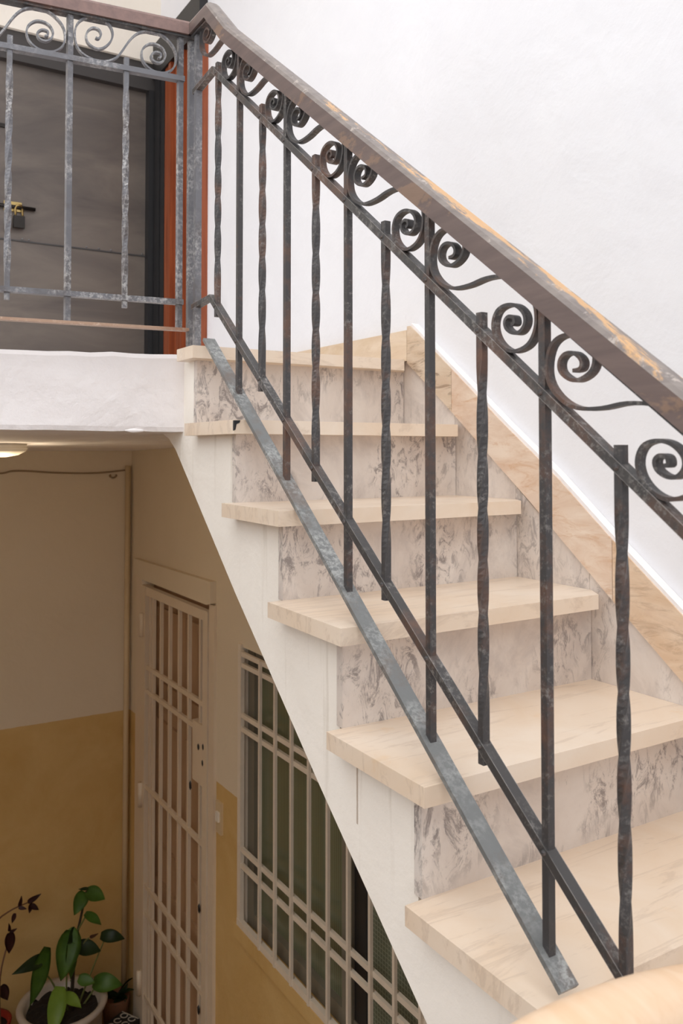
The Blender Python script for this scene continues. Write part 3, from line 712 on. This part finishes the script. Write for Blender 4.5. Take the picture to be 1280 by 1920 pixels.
for b, t_, wd in (((.066, 3.58, -1.525), (.075, 3.58, -1.475), .020), ((.062, 3.58, -1.527), (.098, 3.57, -1.54), .018), ((.105, 3.58, -1.515), (.165, 3.57, -1.485), .026),
                  ((.115, 3.58, -1.528), (.155, 3.57, -1.56), .026), ((.12, 3.58, -1.525), (.11, 3.57, -1.565), .022), ((.045, 3.58, -1.55), (.03, 3.57, -1.59), .022),
                  ((.02, 3.56, -1.625), (.015, 3.55, -1.72), .050), ((.018, 3.56, -1.62), (.012, 3.55, -1.575), .016), ((.02, 3.56, -1.625), (.05, 3.55, -1.61), .016), ((-.02, 3.55, -1.86), (.01, 3.54, -1.93), .05)):
    leaf_mesh('leaf', b, t_, wd, M['leaf_purple'], rp, .2, 0)
# small brown pot with dark drooping leaves in the corner, black printed box in front
bp = tag(empty('small_potted_plant', (.545, 3.60, FLOOR)), 'small brown clay pot with dark withered leaves in the room corner', 'plant')
lathe('pot', [(.045, FLOOR), (.062, FLOOR+.12), (.074, FLOOR+.19), (.068, FLOOR+.20), (.06, FLOOR+.18)], (.555, 3.628, 0), M['brown_pot'], bp)
for k in range(11):
    a = k*2.4; r = .045+.02*(k % 3)
    leaf_mesh('leaf', (.565, 3.615, FLOOR+.19), (.565+r*1.1*math.cos(a), 3.61+r*math.sin(a), FLOOR+.25-.02*(k % 4)), .035, M['leaf_dark'], bp, .6, .3*k)
cb = tag(empty('printed_box', (.50, 3.42, FLOOR)), 'black box with white ring pattern beside the grey bowl pot', 'box')
bx_c = Vector((.535, 3.46, FLOOR)); rot = Matrix.Rotation(.5, 4, 'Z')
def rbox(name, a, b, mat, parent):
    bm = bmesh.new(); box(bm, a, b); bm.transform(Matrix.Translation(bx_c) @ rot); return link(name, bm, mat, parent, bevel=.003)
bb = rbox('carton', (-.068, -.06, 0), (.068, .06, .16), M['black_box'], cb)
for ix in range(3):
    for iy in range(2):
        bm = bmesh.new(); c = Vector((-.045+.045*ix, -.028+.052*iy, .1615))
        pts = [c+Vector((.016*math.cos(a), .018*math.sin(a), 0)) for a in [i*2*math.pi/12 for i in range(11+(ix+iy) % 2)]]
        sweep(bm, pts, rect(.0015, .006), (0, 0, 1)); bm.transform(Matrix.Translation(bx_c) @ rot); link('ring_print', bm, M['white_print'], bb)
for dx in (-.066, .062): rbox('stripe_print', (dx, -.055, .160), (dx+.004, .055, .1622), M['white_print'], bb)

# ------------------------------------------------------------------ pale wooden rail in the foreground (flight below)
fr = tag(empty('lower_handrail', (-.35, -.42, -.95)), 'pale honey wooden handrail end in the bottom right foreground', 'handrail')
def fsec(t):
    k = min(1, .45+t*6) if t < .12 else 1
    return [(a*k, b*k) for a, b in circ(.034, 16, .026)]
bm = bmesh.new()
sweep(bm, catmull([(-.47, -.372, .205), (-.40, -.365, .224), (-.33, -.36, .231), (-.24, -.352, .222), (-.14, -.345, .203), (-.048, -.345, .180)], 6), fsec, (0, 1, 0))
link('rail', bm, M['pale_wood'], fr, smooth=True)
for px_, py_, pz_ in ((-.40, -.365, .215), (-.20, -.349, .205)): square_bar('support', (px_, py_), -.95, pz_, M['iron'], fr)
tag(bx('half_landing_nook', (-1.9, -.93, -1.10), (-.05, -.30, -.95), M['plaster']), kind='structure')
